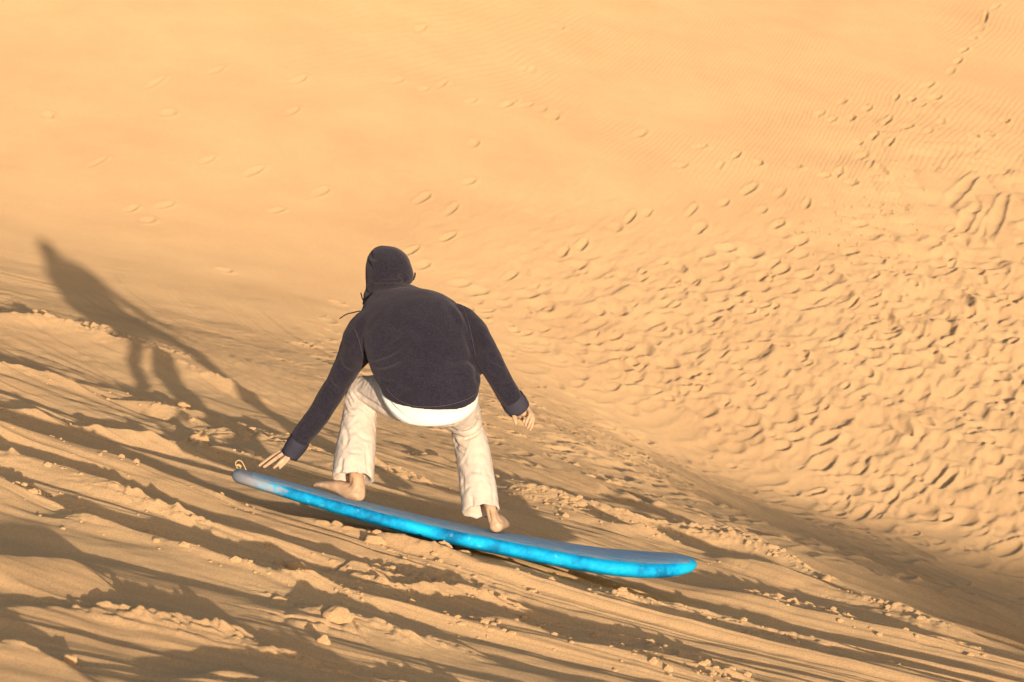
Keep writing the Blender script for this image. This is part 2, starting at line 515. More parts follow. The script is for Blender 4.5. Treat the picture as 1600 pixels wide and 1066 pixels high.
def loose_clods():
    bm = bmesh.new()
    n = 0
    while n < 1500:
        R = random.choice(RIDGES)
        P = R[0]; i = random.randrange(len(P) - 1); t = random.random()
        u = P[i][0] * (1 - t) + P[i + 1][0] * t; v = P[i][1] * (1 - t) + P[i + 1][1] * t
        g = G(u, v)
        gx = g[0] + random.gauss(0, .05); gy = g[1] + random.gauss(-.05, .14)
        if random.random() > .25 + .75 * (mnoise.noise(Vector((gx * 1.6, gy * 1.6, 3))) > .05):
            continue
        if not (-2.6 < gx < 3.2 and 9.3 < gy < 18):
            n += 1; continue
        s = min(.017, .004 + random.expovariate(1 / .0045))
        clod_mesh(bm, (gx, gy, ground_z(gx, gy) + s * .15), s * random.uniform(.8, 1.5), s * random.uniform(.8, 1.3), s * random.uniform(.6, .9), n)
        n += 1
    # crumbs in the slump on the far dune
    for n in range(110):
        u = random.gauss(1370, 60); v = random.gauss(345, 32) - (u - 1370) * .35
        d = F_ + (u - 800.0) / FPX * R_ + (533.0 - v) / FPX * U_
        ss = np.linspace(22, 50, 500); P = CAM[None] + ss[:, None] * d[None]
        k = int(np.argmax(P[:, 2] < base_height(P[:, 0], P[:, 1])[0]))
        q_ = random.uniform(.010, .022)
        gx, gy = P[k, 0], P[k, 1]
        clod_mesh(bm, (gx, gy, ground_z(gx, gy) + q_ * .3), q_, q_, q_, n)
    me = bpy.data.meshes.new("sand_crumbs"); bm.to_mesh(me); bm.free()
    me.materials.append(SAND)
    o = bpy.data.objects.new("sand_crumbs", me); COL.objects.link(o)
    o['kind'] = 'stuff'; o['label'] = 'scattered crumbs of tan sand along the broken ridges of the slope'; o['category'] = 'sand crumbs'
loose_clods()

CLODS = [
    (310, 690, .050, .042, 'pale pointed clod of sand on a ridge crest left of the board tail'),
    (437, 876, .032, .032, 'jagged clod of sand on the lower ridge, left one of a broken pair'),
    (466, 886, .040, .034, 'larger rounded clod of sand on the lower ridge, right one of the pair'),
    (527, 972, .050, .034, 'big rounded mound of sand at the bottom, left of centre'),
    (232, 829, .020, .018, 'small round pebble of sand alone in the shaded track at lower left'),
    (858, 916, .028, .022, 'small lit lump of sand alone in the shade under the board middle'),
    (690, 862, .040, .028, 'low lump of sand just below the board, nearest its blue edge'),
    (725, 868, .035, .024, 'flat crumbly lump of sand right of another below the board middle'),
    (722, 732, .030, .026, 'small clod of sand behind the right trouser leg'),
    (585, 848, .045, .030, 'pale broken clod of sand under the board between the two feet'),
    (505, 1000, .02, .02, 'tiny dark-sided clod at the foot of the big mound'),
    (108, 1035, .020, .018, 'tiny clod alone in the lower left corner of the slope'),
    (1290, 905, .03, .02, 'small clod on the striped slope right of the board nose'),
    (285, 632, .05, .035, 'rounded clod crossed by the long shadow of the rider, on a track edge'),
    (60, 512, .07, .05, 'chunky clod in the broken sand at the far left edge'),
]
for i, (u, v, rx, rz, lab) in enumerate(CLODS):
    bm = bmesh.new()
    g = G(u, v)
    clod_mesh(bm, (0, 0, 0), rx, rx * .8, rz, i + 40, 3)
    me = bpy.data.meshes.new("sand_clod"); bm.to_mesh(me); bm.free()
    me.materials.append(SAND)
    o = bpy.data.objects.new("sand_clod", me); COL.objects.link(o)
    o.location = (g[0], g[1], ground_z(*g) + rz * .2)
    o['label'] = lab; o['category'] = 'clod of sand'; o['group'] = 'clods of sand lying on the slope'


# ------------------------------------------------------------------ building bodies out of rings
PX = 1.0 / 370.0

def nrm(a):
    a = np.array(a, float); return a / np.linalg.norm(a)

def project(P):
    """photo pixel of each world point"""
    d = P - CAM
    s = d @ F_
    return 800 + FPX * (d @ R_) / s, 533 - FPX * (d @ U_) / s

class Soup:
    def __init__(self): self.v = []; self.f = []
    def rings(self, rr, close=True):
        n = len(rr[0]); b = len(self.v)
        for r in rr: self.v.extend([tuple(p) for p in r])
        for i in range(len(rr) - 1):
            for k in range(n):
                a = b + i * n + k; c = b + i * n + (k + 1) % n
                self.f.append((a, c, c + n, a + n))
        if close:
            self.f.append(tuple(b + k for k in range(n))[::-1])
            self.f.append(tuple(b + (len(rr) - 1) * n + k for k in range(n)))
    def tube(self, pts, ref=None, n=20, sub=4, cap=(True, True), power=2.0):
        """pts: rows of (u, v, s, half width px[, half depth px])"""
        rows = [tuple(p) + (p[3],) * (5 - len(p)) for p in pts]
        W = [list(at(p[0], p[1], p[2])) + [p[3] * PX, p[4] * PX] for p in rows]
        self.path(W, F_ if ref is None else ref, n, sub, cap, power)
    def path(self, W, ref, n=20, sub=4, cap=(True, True), power=2.0):
        C = catmull(W, sub)
        P = C[:, :3]; ra = np.maximum(C[:, 3], 1e-4); rb = np.maximum(C[:, 4], 1e-4)
        T = np.gradient(P, axis=0); T /= np.linalg.norm(T, axis=1)[:, None]
        th = np.linspace(0, 2 * np.pi, n, endpoint=False)
        cs = np.sign(np.cos(th)) * np.abs(np.cos(th)) ** (2 / power); sn = np.sign(np.sin(th)) * np.abs(np.sin(th)) ** (2 / power)
        out = []
        def ring(p, t, a, b):
            A = nrm(np.cross(t, ref)); B = np.cross(A, t)
            out.append(p + a * cs[:, None] * A + b * sn[:, None] * B)
        m = len(P)
        if cap[0]:
            for ph in (80, 60, 35): ring(P[0] - T[0] * math.sin(math.radians(ph)) * min(ra[0], rb[0]), T[0], ra[0] * math.cos(math.radians(ph)), rb[0] * math.cos(math.radians(ph)))
        for i in range(m): ring(P[i], T[i], ra[i], rb[i])
        if cap[1]:
            for ph in (35, 60, 80): ring(P[-1] + T[-1] * math.sin(math.radians(ph)) * min(ra[-1], rb[-1]), T[-1], ra[-1] * math.cos(math.radians(ph)), rb[-1] * math.cos(math.radians(ph)))
        self.rings(out)
    def bag(self, rows, n=40, sub=4, power=2.2):
        """rows of (u, v, s, ra, rb, roll, tilt): rings lying roughly level, near side tilted down by tilt"""
        C = catmull(rows, sub)
        th = np.linspace(0, 2 * np.pi, n, endpoint=False)
        cs = np.sign(np.cos(th)) * np.abs(np.cos(th)) ** (2 / power); sn = np.sign(np.sin(th)) * np.abs(np.sin(th)) ** (2 / power)
        out = []
        for u, v, s_, ra, rb, roll, tilt in C:
            A = R_ * math.cos(roll) + U_ * math.sin(roll)
            B = F_ * math.cos(tilt) + U_ * math.sin(tilt)
            out.append(at(u, v, s_) + ra * PX * cs[:, None] * A + rb * PX * sn[:, None] * B)
        self.rings(out)
    def mesh(self, name):
        me = bpy.data.meshes.new(name)
        me.from_pydata([tuple(map(float, p)) for p in self.v], [], self.f)
        bm = bmesh.new(); bm.from_mesh(me)
        # each closed piece faces outward
        bmesh.ops.recalc_face_normals(bm, faces=bm.faces)
        bm.to_mesh(me); bm.free()
        return me
    def solid(self, name, voxel, smooth=4, fac=.5):
        me = self.mesh(name)
        o = bpy.data.objects.new(name, me); COL.objects.link(o)
        md = o.modifiers.new("r", 'REMESH'); md.mode = 'VOXEL'; md.voxel_size = voxel; md.use_smooth_shade = True
        if smooth:
            sm = o.modifiers.new("s", 'SMOOTH'); sm.factor = fac; sm.iterations = smooth
        dg = bpy.context.evaluated_depsgraph_get()
        res = bpy.data.meshes.new_from_object(o.evaluated_get(dg))
        bpy.data.objects.remove(o); bpy.data.meshes.remove(me)
        res.name = name
        return res

def vdata(me):
    n = len(me.vertices)
    P = np.empty(n * 3); me.vertices.foreach_get("co", P); P = P.reshape(-1, 3)
    Nn = np.empty(n * 3); me.vertices.foreach_get("normal", Nn); Nn = Nn.reshape(-1, 3)
    return P, Nn

def put(me, P):
    me.vertices.foreach_set("co", P.astype(np.float32).ravel()); me.update()

def line_dist(U, V, pts):
    P = catmull(pts, 5)
    best = np.full(U.shape, 1e9); tt = np.zeros(U.shape); sg = np.zeros(U.shape)
    for i in range(len(P) - 1):
        d = P[i + 1] - P[i]; l = np.hypot(*d); d = d / l
        rx = U - P[i, 0]; ry = V - P[i, 1]
        a = np.clip(rx * d[0] + ry * d[1], 0, l)
        dist = np.hypot(rx - a * d[0], ry - a * d[1])
        b = dist < best
        best = np.where(b, dist, best); tt = np.where(b, (i + a / l) / (len(P) - 1), tt)
    return best, tt

def folds(me, lines, extra=None):
    """press folds (depth in mm, half width in px) into the side of a garment that has them"""
    P, Nn = vdata(me)
    U, V = project(P)
    facing = np.clip((Nn @ -F_) * 3, 0, 1)
    D = np.zeros(len(P))
    for pts, depth, wd in lines:
        b, t = line_dist(U, V, pts)
        env = np.clip(np.sin(np.clip(t, 0, 1) * np.pi), 0, 1) ** .5
        D += env * depth * .0016 * (-np.exp(-(b / wd) ** 2) + .12 * np.exp(-((b - wd * 1.9) / (wd * .9)) ** 2)) * facing
    if extra is not None:
        D += extra(P, U, V)
    put(me, P + Nn * D[:, None])
    return me

def link(name, me, m, parent, origin):
    P, _ = vdata(me)
    put(me, P - origin)
    me.materials.clear(); me.materials.append(m)
    me.polygons.foreach_set("use_smooth", np.ones(len(me.polygons), bool)); me.update()
    o = bpy.data.objects.new(name, me); COL.objects.link(o)
    o.parent = parent
    return o

def empty(name, loc, label, cat):
    o = bpy.data.objects.new(name, None); COL.objects.link(o)
    o.location = loc; o['label'] = label; o['category'] = cat
    o.empty_display_size = .2
    return o

# ------------------------------------------------------------------ materials of the rider and the board
def fleece():
    m, t, b = mat("dark_fleece")
    n = noise_node(t, 120, 3, .85); n2 = noise_node(t, 9, 4, .6)
    c = ramp(t, n.outputs[0], [(.30, (.010, .009, .016)), (.70, (.033, .028, .041))])
    c2 = ramp(t, n2.outputs[0], [(.3, (.8, .78, .82)), (.7, (1.15, 1.1, 1.12))])
    t.links.new(mix(t, c.outputs[0], c2.outputs[0], 1, 'MULTIPLY'), b.inputs["Base Color"])
    b.inputs["Roughness"].default_value = .95
    b.inputs["Specular IOR Level"].default_value = .15
    b.inputs["Sheen Weight"].default_value = .16
    b.inputs["Sheen Roughness"].default_value = .6
    b.inputs["Sheen Tint"].default_value = (.75, .6, .6, 1)
    p = bump(t, b, noise_node(t, 30, 4, .6).outputs[0], .35, .006)
    bump(t, b, n.outputs[0], .6, .0018, p)
    return m

def cloth(name, c0, c1, wr=.5, weave=500):
    m, t, b = mat(name)
    n = noise_node(t, 14, 5, .6)
    c = ramp(t, n.outputs[0], [(.3, c0), (.7, c1)])
    t.links.new(c.outputs[0], b.inputs["Base Color"])
    b.inputs["Roughness"].default_value = .9
    b.inputs["Specular IOR Level"].default_value = .2
    p = bump(t, b, noise_node(t, 26, 5, .65, stretch=(1, 1, .6)).outputs[0], wr, .010)
    bump(t, b, noise_node(t, weave, 2, .5).outputs[0], .35, .001, p)
    return m

def skin():
    m, t, b = mat("skin")
    n = noise_node(t, 35, 4, .6)
    c = ramp(t, n.outputs[0], [(.3, (.46, .255, .145)), (.5, (.56, .34, .205)), (.7, (.66, .44, .27))])
    t.links.new(c.outputs[0], b.inputs["Base Color"])
    b.inputs["Roughness"].default_value = .6
    b.inputs["Subsurface Weight"].default_value = .08
    b.inputs["Subsurface Radius"].default_value = (.012, .004, .002)
    bump(t, b, noise_node(t, 160, 4, .6).outputs[0], .3, .0015)
    return m

def plain(name, c, rough=.8):
    m, t, b = mat(name)
    n = noise_node(t, 120, 3, .6)
    r = ramp(t, n.outputs[0], [(.3, tuple(x * .8 for x in c)), (.7, tuple(min(1, x * 1.15) for x in c))])
    t.links.new(r.outputs[0], b.inputs["Base Color"]); b.inputs["Roughness"].default_value = rough
    return m

FLEECE = fleece()
CUFFM = cloth("dark_ribbed_cloth", (.040, .036, .052), (.058, .050, .070), .3)
LINEN = cloth("cream_linen", (.62, .485, .395), (.70, .565, .465), .5)
WHITE = cloth("white_cotton", (.74, .70, .64), (.80, .76, .70), .25)
SKIN = skin()
CORD = plain("black_cord", (.015, .012, .013))
STITCH = plain("stitching", (.085, .065, .07))
STRING = plain("tan_string", (.55, .35, .16))
HAIR = plain("dark_hair", (.02, .014, .01))

# ------------------------------------------------------------------ the rider
BASE = at(660, 812, 12.05)
person = empty("person", BASE, "person crouching on the blue board in a dark hooded top and cream trousers", "person")

b = Soup()
b.bag([(672, 650, 11.98, 40, 32, 0, .2), (674, 625, 11.98, 54, 40, 0, .3), (668, 590, 12.0, 48, 33, 0, .2), (655, 545, 12.08, 55, 38, .03, 0),
       (645, 510, 12.15, 62, 36, .06, -.2), (636, 482, 12.22, 58, 28, .1, -.3), (624, 463, 12.25, 26, 20, .1, -.3), (617, 452, 12.27, 17, 18, .0, -.3)])
b.tube([(622, 470, 12.24, 18), (615, 450, 12.28, 17), (610, 435, 12.30, 18)])
b.bag([(609, 392, 12.33, 12, 14, 0, 0), (609, 397, 12.33, 22, 27, 0, 0), (608, 408, 12.32, 27, 34, 0, 0), (608, 422, 12.32, 28, 35, 0, 0),
       (608, 436, 12.33, 25, 32, 0, 0), (608, 447, 12.35, 19, 24, 0, 0), (608, 454, 12.37, 11, 14, 0, 0)], n=24, power=2)
b.tube([(603, 430, 12.41, 4), (603, 437, 12.425, 5)], sub=2)                 # nose
for eu in (580, 637): b.tube([(eu, 420, 12.33, 3), (eu, 431, 12.33, 3.4)], sub=2)   # ears
# arms
b.tube([(590, 498, 12.18, 20), (562, 535, 12.2, 16), (530, 599, 12.23, 11), (501, 640, 12.25, 10), (477, 676, 12.26, 9), (460, 698, 12.28, 8), (450, 706, 12.285, 8.5, 6)])
b.tube([(700, 502, 12.16, 20), (733, 528, 12.11, 15), (768, 568, 12.0, 11), (784, 598, 12.01, 10.5), (800, 622, 12.03, 9), (809, 636, 12.05, 8), (815, 643, 12.06, 8, 9)])
# left hand: fingers spread towards the sand
for f in ([(454, 698, 12.30, 4.0), (434, 708, 12.32, 3.6), (419, 718, 12.33, 3.3), (405.5, 727.5, 12.33, 2.7)],
          [(455, 701, 12.28, 4.1), (436, 713, 12.285, 3.7), (424.5, 721.5, 12.29, 3.4), (413, 729.5, 12.29, 2.8)],
          [(457, 704, 12.26, 3.9), (445, 716, 12.255, 3.3), (436, 724, 12.25, 3.0), (428.5, 731, 12.245, 2.6)],
          [(456, 709, 12.27, 3.4), (450.5, 717, 12.25, 2.9), (444, 725, 12.25, 2.6), (437, 731.5, 12.26, 2.3)],
          [(455, 703, 12.30, 3.8), (447, 706, 12.34, 3.4), (438, 713, 12.37, 3.0), (434, 719, 12.38, 2.6)]):
    b.tube(f, n=12, sub=3)
b.tube([(464, 694, 12.28, 8, 10), (454, 702, 12.28, 6.5, 12)], n=16)
# right hand: relaxed, fingers curled
b.tube([(811, 634, 12.05, 9, 8), (820, 643, 12.06, 9, 7), (826, 648, 12.07, 5, 6)], n=16)
for f in ([(802, 638, 12.04, 4.2), (803.5, 648, 12.03, 4.2), (805, 657, 12.02, 3.9), (806.3, 662, 12.02, 3.3)],
          [(810, 641, 12.07, 3.8), (812, 648, 12.09, 3.5), (815, 654, 12.10, 3.1), (819, 658, 12.10, 2.6)],
          [(825, 639, 12.04, 3.6), (828, 648, 12.02, 3.2), (823, 658, 12.01, 2.9), (821, 666, 12.015, 2.5)],
          [(827, 641, 12.07, 3.5), (831, 651, 12.055, 3.0), (828, 662, 12.05, 2.7), (824.5, 669, 12.05, 2.4)],
          [(828, 642, 12.10, 3.3), (833.5, 653, 12.10, 2.8), (831.5, 665, 12.095, 2.6), (828, 673, 12.095, 2.2)]):
    b.tube(f, n=12, sub=3)
# legs
b.tube([(648, 628, 11.98, 30), (610, 620, 12.12, 26), (568, 615, 12.24, 20), (566, 650, 12.2, 17), (562, 695, 12.14, 14.5), (558, 728, 12.07, 12, 11), (557, 745, 12.045, 11.5, 11), (559, 760, 12.03, 12, 13), (560, 772, 12.02, 11, 13)])
b.tube([(704, 638, 11.98, 30), (722, 650, 12.1, 25), (734, 672, 12.22, 20), (742, 705, 12.17, 17.5), (752, 745, 12.1, 15), (764, 785, 12.04, 9.5, 10.5), (768, 800, 12.02, 8.5, 10), (772, 812, 12.01, 10, 12), (775, 821, 12.01, 11, 11)])
# left foot, pointing left
b.tube([(560, 774, 12.01, 9.5, 12), (548, 769, 12.04, 12.5, 12.5), (532, 762, 12.08, 11, 14), (516, 758.5, 12.12, 7.5, 16), (504, 757, 12.15, 5.4, 17), (500, 757, 12.16, 4.4, 16)], n=18)
for k, (u1, ds) in enumerate(((491.5, .042), (494, .02), (497, .003), (500.5, -.014), (504, -.030))):
    b.tube([(510, 757.5 + k * .7, 12.13 + ds, 4 - .2 * k), ((510 + u1) / 2, 756 + k * .9, 12.16 + ds, 3.6 - .25 * k), (u1 + 2.5, 757 + k * .9, 12.175 + ds, 3.3 - .25 * k)], n=10, sub=2)
# right foot, pointing away
b.tube([(775.5, 821.5, 12.00, 12, 11), (777, 817, 12.06, 12.5, 14), (781, 818, 12.13, 14, 10), (782, 820, 12.20, 14.5, 6.5), (783, 820.5, 12.23, 13.5, 5)], ref=U_, n=18)
for k in range(5):
    uu = 772 + k * 4.8
    b.tube([(uu, 821, 12.22, 3.6), (uu + 1, 821.5, 12.262 - .008 * k, 3.2), (uu + 1.2, 823, 12.285 - .010 * k, 2.8)], ref=U_, n=10, sub=2)
def skin_detail(P, U, V):
    return np.zeros(len(P))
body = b.solid("body", .0042, 2, .4)
body_lines = [
    ([(549, 745), (548, 755), (540, 762)], 2.5, 2.0), ([(763, 795), (765, 808), (768, 815)], 4, 2.2), ([(777, 797), (779, 810), (784, 818)], 3, 2.2),
    ([(552, 770), (556, 764), (560, 762)], 1.5, 2), ([(565, 748), (566, 762), (566, 770)], 1.2, 2),
]
folds(body, body_lines)
link("body", body, SKIN, person, BASE)

# hooded top
h = Soup()
h.bag([(672, 608, 11.94, 68, 50, -.06, .50), (672, 612, 11.93, 75, 58, -.06, .52), (671, 605, 11.93, 77, 60, -.06, .50), (666, 583, 11.97, 84, 60, -.02, .35), (656, 550, 12.04, 86.5, 58, 0, .1), (648, 515, 12.11, 86, 54, .04, -.12),
       (640, 488, 12.17, 80, 45, .09, -.3), (631, 468, 12.22, 62, 34, .11, -.35), (621, 456, 12.26, 40, 30, .08, -.2), (614, 448, 12.28, 30, 28, .0, -.2)])
h.tube([(600, 503, 12.17, 34, 36), (578, 513, 12.16, 32, 37), (566, 536, 12.15, 33, 36), (549, 563, 12.19, 23, 28), (527, 601, 12.22, 20.5, 22), (502, 640, 12.24, 19, 20), (478, 674, 12.26, 17, 18), (467, 690, 12.27, 15.5, 16)], n=24, cap=(True, False))
h.tube([(695, 505, 12.14, 36, 34), (716, 508, 12.11, 31, 32), (737, 522, 12.08, 27, 28), (755, 545, 12.03, 22.5, 25), (771, 573, 11.98, 20, 22), (785, 600, 12.0, 18.5, 20), (796, 618, 12.025, 18, 19), (801, 626, 12.035, 17.5, 18)], n=24, cap=(True, False))
hood_top = h.solid("hoodie", .0065, 5, .5)
def fleece_waves(P, U, V):
    n1 = np.array([mnoise.noise(Vector((p[0] * 7, p[1] * 7, p[2] * 4.2))) for p in P])
    n2 = np.array([mnoise.noise(Vector((p[0] * 21 + 5, p[1] * 21, p[2] * 13))) for p in P])
    sl = np.clip((600 - U) / 60, 0, 1) + np.clip((U - 720) / 50, 0, 1)
    return n1 * .006 + n2 * .0022 * (1 + sl * 1.3)
hl = [
    ([(570, 562), (590, 556), (618, 545), (640, 530)], 7, 4), ([(578, 572), (600, 570), (625, 560)], 6, 3.5), ([(582, 585), (603, 588), (632, 592)], 6, 3.5),
    ([(597, 590), (612, 605), (622, 620)], 5, 3), ([(594, 597), (604, 612), (612, 624)], 5, 2.6), ([(604, 585), (625, 600), (645, 606)], 3.5, 4),
    ([(700, 455), (722, 480), (733, 515), (742, 558)], 6, 4), ([(733, 560), (744, 575), (746, 600)], 4, 3), ([(690, 470), (706, 490), (712, 520)], 2.5, 5),
    ([(547, 507), (556, 520), (562, 540), (567, 560)], 3.5, 1.8), ([(528, 560), (534, 575), (552, 585)], 5, 3), ([(512, 590), (520, 605), (536, 612)], 6, 3),
    ([(508, 606), (515, 620), (524, 628)], 5, 2.5), ([(490, 630), (500, 640), (512, 652)], 4, 3), ([(470, 665), (480, 674), (490, 680)], 4, 2.6), ([(458, 684), (470, 690), (478, 694)], 4, 2.2),
    ([(762, 552), (770, 563), (788, 570)], 5, 3), ([(757, 570), (768, 575), (780, 590)], 3, 3), ([(775, 600), (786, 604), (800, 598)], 4, 2.4),
    ([(640, 632), (665, 636), (700, 633), (735, 622)], 2.2, 1.4), ([(602, 606), (620, 624), (645, 634)], 2.2, 1.4),
    ([(566, 566), (588, 548), (612, 526), (628, 500)], 7, 9), ([(580, 578), (606, 562), (640, 556), (668, 566)], 5, 8), ([(700, 452), (724, 480), (738, 520), (744, 562)], 7, 8),
    ([(742, 566), (722, 560), (700, 566)], 5, 6), ([(610, 612), (640, 604), (680, 612)], 3, 8), ([(725, 600), (700, 590), (675, 598)], 3, 7), ([(560, 520), (545, 540), (536, 556)], 5, 6), ([(735, 515), (752, 540), (772, 548)], 5, 6),
    ([(520, 600), (510, 622), (496, 640)], 4, 6), ([(785, 585), (790, 605), (800, 618)], 4, 6),
    ([(650, 500), (668, 540), (672, 580)], 1.8, 9), ([(610, 500), (640, 520), (690, 528)], 1.5, 10), ([(560, 505), (580, 520), (600, 550)], 3, 6),
]
folds(hood_top, [(a_, d_ * 1.45, w_ * 1.4) for a_, d_, w_ in hl], fleece_waves)
from mathutils.bvhtree import BVHTree
def on_surface(me, pts, lift=.0015):
    P, _ = vdata(me)
    tree = BVHTree.FromPolygons(P.tolist(), [tuple(p.vertices) for p in me.polygons])
    out = []
    for u, v in catmull(pts, 6):
        d = at(u, v, 12) - CAM; d = d / np.linalg.norm(d)
        hit = tree.ray_cast(Vector(CAM), Vector(d))
        if hit[0] is not None:
            out.append(list(np.array(hit[0]) - d * lift))
    return out
def seam(me, pts, r, m, parent, name="seam"):
    W = [p + [r, r] for p in on_surface(me, pts)]
    if len(W) < 3: return None
    c = Soup(); c.path(W, F_, 6, 1)
    return c.mesh(name)
SEAMS = [seam(hood_top, p_, r_, STITCH, None) for p_, r_ in (
    ([(548, 508), (555, 517), (561, 532), (565, 548), (569, 561)], .0013), ([(702, 456), (720, 474), (731, 500), (738, 530), (743, 556)], .0011),
    ([(603, 607), (618, 622), (640, 633), (668, 636), (700, 633), (730, 624), (744, 615)], .0012), ([(612, 452), (635, 449), (655, 452)], .0012))]
hoodie = link("hoodie", hood_top, FLEECE, person, BASE)
for sm_ in SEAMS:
    if sm_: link("seam", sm_, STITCH, hoodie, BASE)

g = Soup()
g.bag([(607, 385.5, 12.33, 12, 16, -.1, 0), (607, 390, 12.33, 22, 29, -.1, 0), (606.5, 399, 12.32, 31, 38, -.05, 0), (607, 410, 12.31, 35.5, 43, 0, 0), (608.5, 424, 12.31, 38.5, 45, 0, 0),
       (608.5, 436, 12.31, 38.5, 44, 0, 0), (607, 444, 12.31, 36.5, 40, .05, .1), (604, 449, 12.31, 34, 37, .1, .1), (600, 454, 12.31, 33, 35, .15, .1), (596, 462, 12.31, 30, 33, .2, 0), (592, 472, 12.31, 28, 30, .2, 0)], n=36, power=2.1)
hood_me = g.solid("hood", .005, 4, .5)
hoodl = [
    ([(572, 440), (585, 446), (605, 443), (628, 439)], 7, 2.2), ([(575, 450), (595, 450), (620, 445), (640, 443)], 6, 2.0), ([(622, 431), (630, 433), (634, 442)], 8, 2.2),
    ([(572, 403), (576, 413), (580, 420)], 5, 2.2), ([(579, 394), (580, 402), (590, 405)], 5, 2.5), ([(590, 441), (608, 438), (624, 439)], 4, 1.8), ([(568, 452), (575, 458), (583, 459)], 5, 2), ([(600, 392), (620, 402), (635, 420)], 1.5, 6),
]
folds(hood_me, [(a_, d_ * 1.6, w_ * 1.3) for a_, d_, w_ in hoodl], lambda P, U, V: np.array([mnoise.noise(p_) for p_ in (Vector(tuple(p * 12)) for p in P)]) * .0035)
hood = link("hood", hood_me, FLEECE, hoodie, BASE)

for rows in ([(469, 687, 12.265, 17.2, 18), (462, 697.5, 12.275, 17, 17.5), (452.5, 711, 12.288, 14.8, 15.5)],
             [(799, 622, 12.03, 19.2, 20), (805, 631, 12.045, 20, 20.5), (811, 639.5, 12.06, 18.5, 18.5)]):
    c = Soup()
    # outer wall, lip and inner wall: an open sleeve end
    W = [list(at(*r[:3])) + [r[3] * PX, r[4] * PX] for r in rows]
    out = Soup(); out.path(W, F_, 28, 4, (False, False)); nn = 28
    V0 = np.array(out.v).reshape(-1, nn, 3)
    inn = V0[::-1] + (V0[::-1].mean(1, keepdims=True) - V0[::-1]) * .16
    c.rings(list(V0) + list(inn[:-2]), close=False)
    cm = c.mesh("cuff")
    link("cuff", cm, CUFFM, hoodie, BASE)

def cord(name, pts, r, m, parent):
    c = Soup(); c.tube([(p[0], p[1], p[2], r) for p in pts], n=8, sub=4)
    return link(name, c.mesh(name), m, parent, BASE)
cord("drawstring", [(570, 474, 12.30), (566, 466, 12.29), (564, 458, 12.28)], 1.0, CORD, hoodie)
cord("drawstring", [(562, 486, 12.24), (552, 488.5, 12.27), (542, 491, 12.30), (535, 495, 12.31), (531, 498, 12.31)], .9, CORD, hoodie)
cord("hood_toggle", [(646, 437, 12.30), (648, 432, 12.31), (648.5, 427, 12.31)], 1.3, CORD, hoodie)

# shirt
t_ = Soup()
t_.bag([(670, 585, 11.99, 74, 50, -.04, .45), (670, 600, 11.97, 78, 58, -.06, .5), (671, 616, 11.96, 76.5, 61, -.1, .58), (672, 627, 11.96, 70, 60, -.06, .62), (672, 633, 11.97, 62, 55, 0, .62), (672, 630, 11.98, 50, 46, 0, .55)])
shirt_me = t_.solid("shirt", .006, 4, .5)
sl = [([(594, 596), (602, 622), (622, 645), (650, 660)], 5, 2.0), ([(598, 606), (610, 630), (632, 646), (665, 655)], 4, 1.8), ([(601, 615), (618, 640), (645, 660)], 4, 1.6),
      ([(610, 620), (630, 640), (660, 646)], 3, 1.6), ([(690, 640), (715, 640), (740, 628)], 2, 3)]
folds(shirt_me, sl, lambda P, U, V: np.array([mnoise.noise(Vector((p[0] * 14, p[1] * 14, p[2] * 6))) for p in P]) * .003)
link("shirt", shirt_me, WHITE, person, BASE)

# trousers
q = Soup()
q.bag([(674, 596, 12.0, 58, 44, 0, .3), (676, 618, 11.98, 64, 50, 0, .4), (676, 640, 11.99, 50, 42, 0, .4), (676, 648, 12.0, 36, 30, 0, .3)])
q.tube([(655, 622, 12.0, 42, 40), (628, 622, 12.06, 37, 36), (600, 617, 12.14, 31.5, 32), (575, 615, 12.22, 28, 28), (564, 616, 12.25, 25, 25)], n=28)
q.tube([(703, 632, 12.0, 40, 38), (718, 645, 12.08, 33, 33), (728, 662, 12.18, 26, 28), (730, 668, 12.2, 24, 27)], n=28)
def leg_shell(rows, ref=F_):
    W = [list(at(*r[:3])) + [r[3] * PX, r[4] * PX] for r in rows]
    o = Soup(); o.path(W, ref, 36, 5, (True, False)); V0 = np.array(o.v).reshape(-1, 36, 3)
    inn = V0[::-1][:8]
    inn = inn + (inn.mean(1, keepdims=True) - inn) * np.linspace(.17, .3, 8)[:, None, None]
    q.rings(list(V0) + list(inn))
leg_shell([(567, 610, 12.23, 23, 26), (565, 622, 12.22, 26, 28), (563, 645, 12.2, 27.5, 28), (560, 670, 12.17, 29, 29), (557, 695, 12.13, 31, 30), (553.5, 720, 12.09, 32.5, 32), (551, 748, 12.06, 33.5, 33)])
leg_shell([(728, 660, 12.21, 21, 24), (730, 672, 12.21, 25.5, 27), (736.5, 697, 12.18, 27.5, 28), (743, 730, 12.13, 28, 28.5), (748, 765, 12.08, 29, 29), (751.5, 799, 12.04, 29.5, 29)])
trou = q.solid("trousers", .0055, 4, .5)
def linen_wr(P, U, V):
    n1 = np.array([mnoise.noise(Vector((p[0] * 9, p[1] * 9, p[2] * 5 + 7))) for p in P])
    n2 = np.array([mnoise.noise(Vector((p[0] * 26 + 5, p[1] * 26, p[2] * 15))) for p in P])
    n3 = np.array([mnoise.noise(Vector((p[0] * 55 + 5, p[1] * 55, p[2] * 40))) for p in P])
    e = np.clip((U - 600) / 10, 0, 1) * np.clip((690 - U) / 10, 0, 1)
    hem = np.clip((V - 715) / 30, 0, 1) * (U < 620) + np.clip((V - 765) / 30, 0, 1) * (U > 620)
    an = np.sin(U * .33 + 1.2 * np.sin(V * .04))
    return (n1 * .0055 + (np.abs(n2) - .2) * .0022 + n3 * .0022) * (1 - .6 * e) + hem * an * .0028
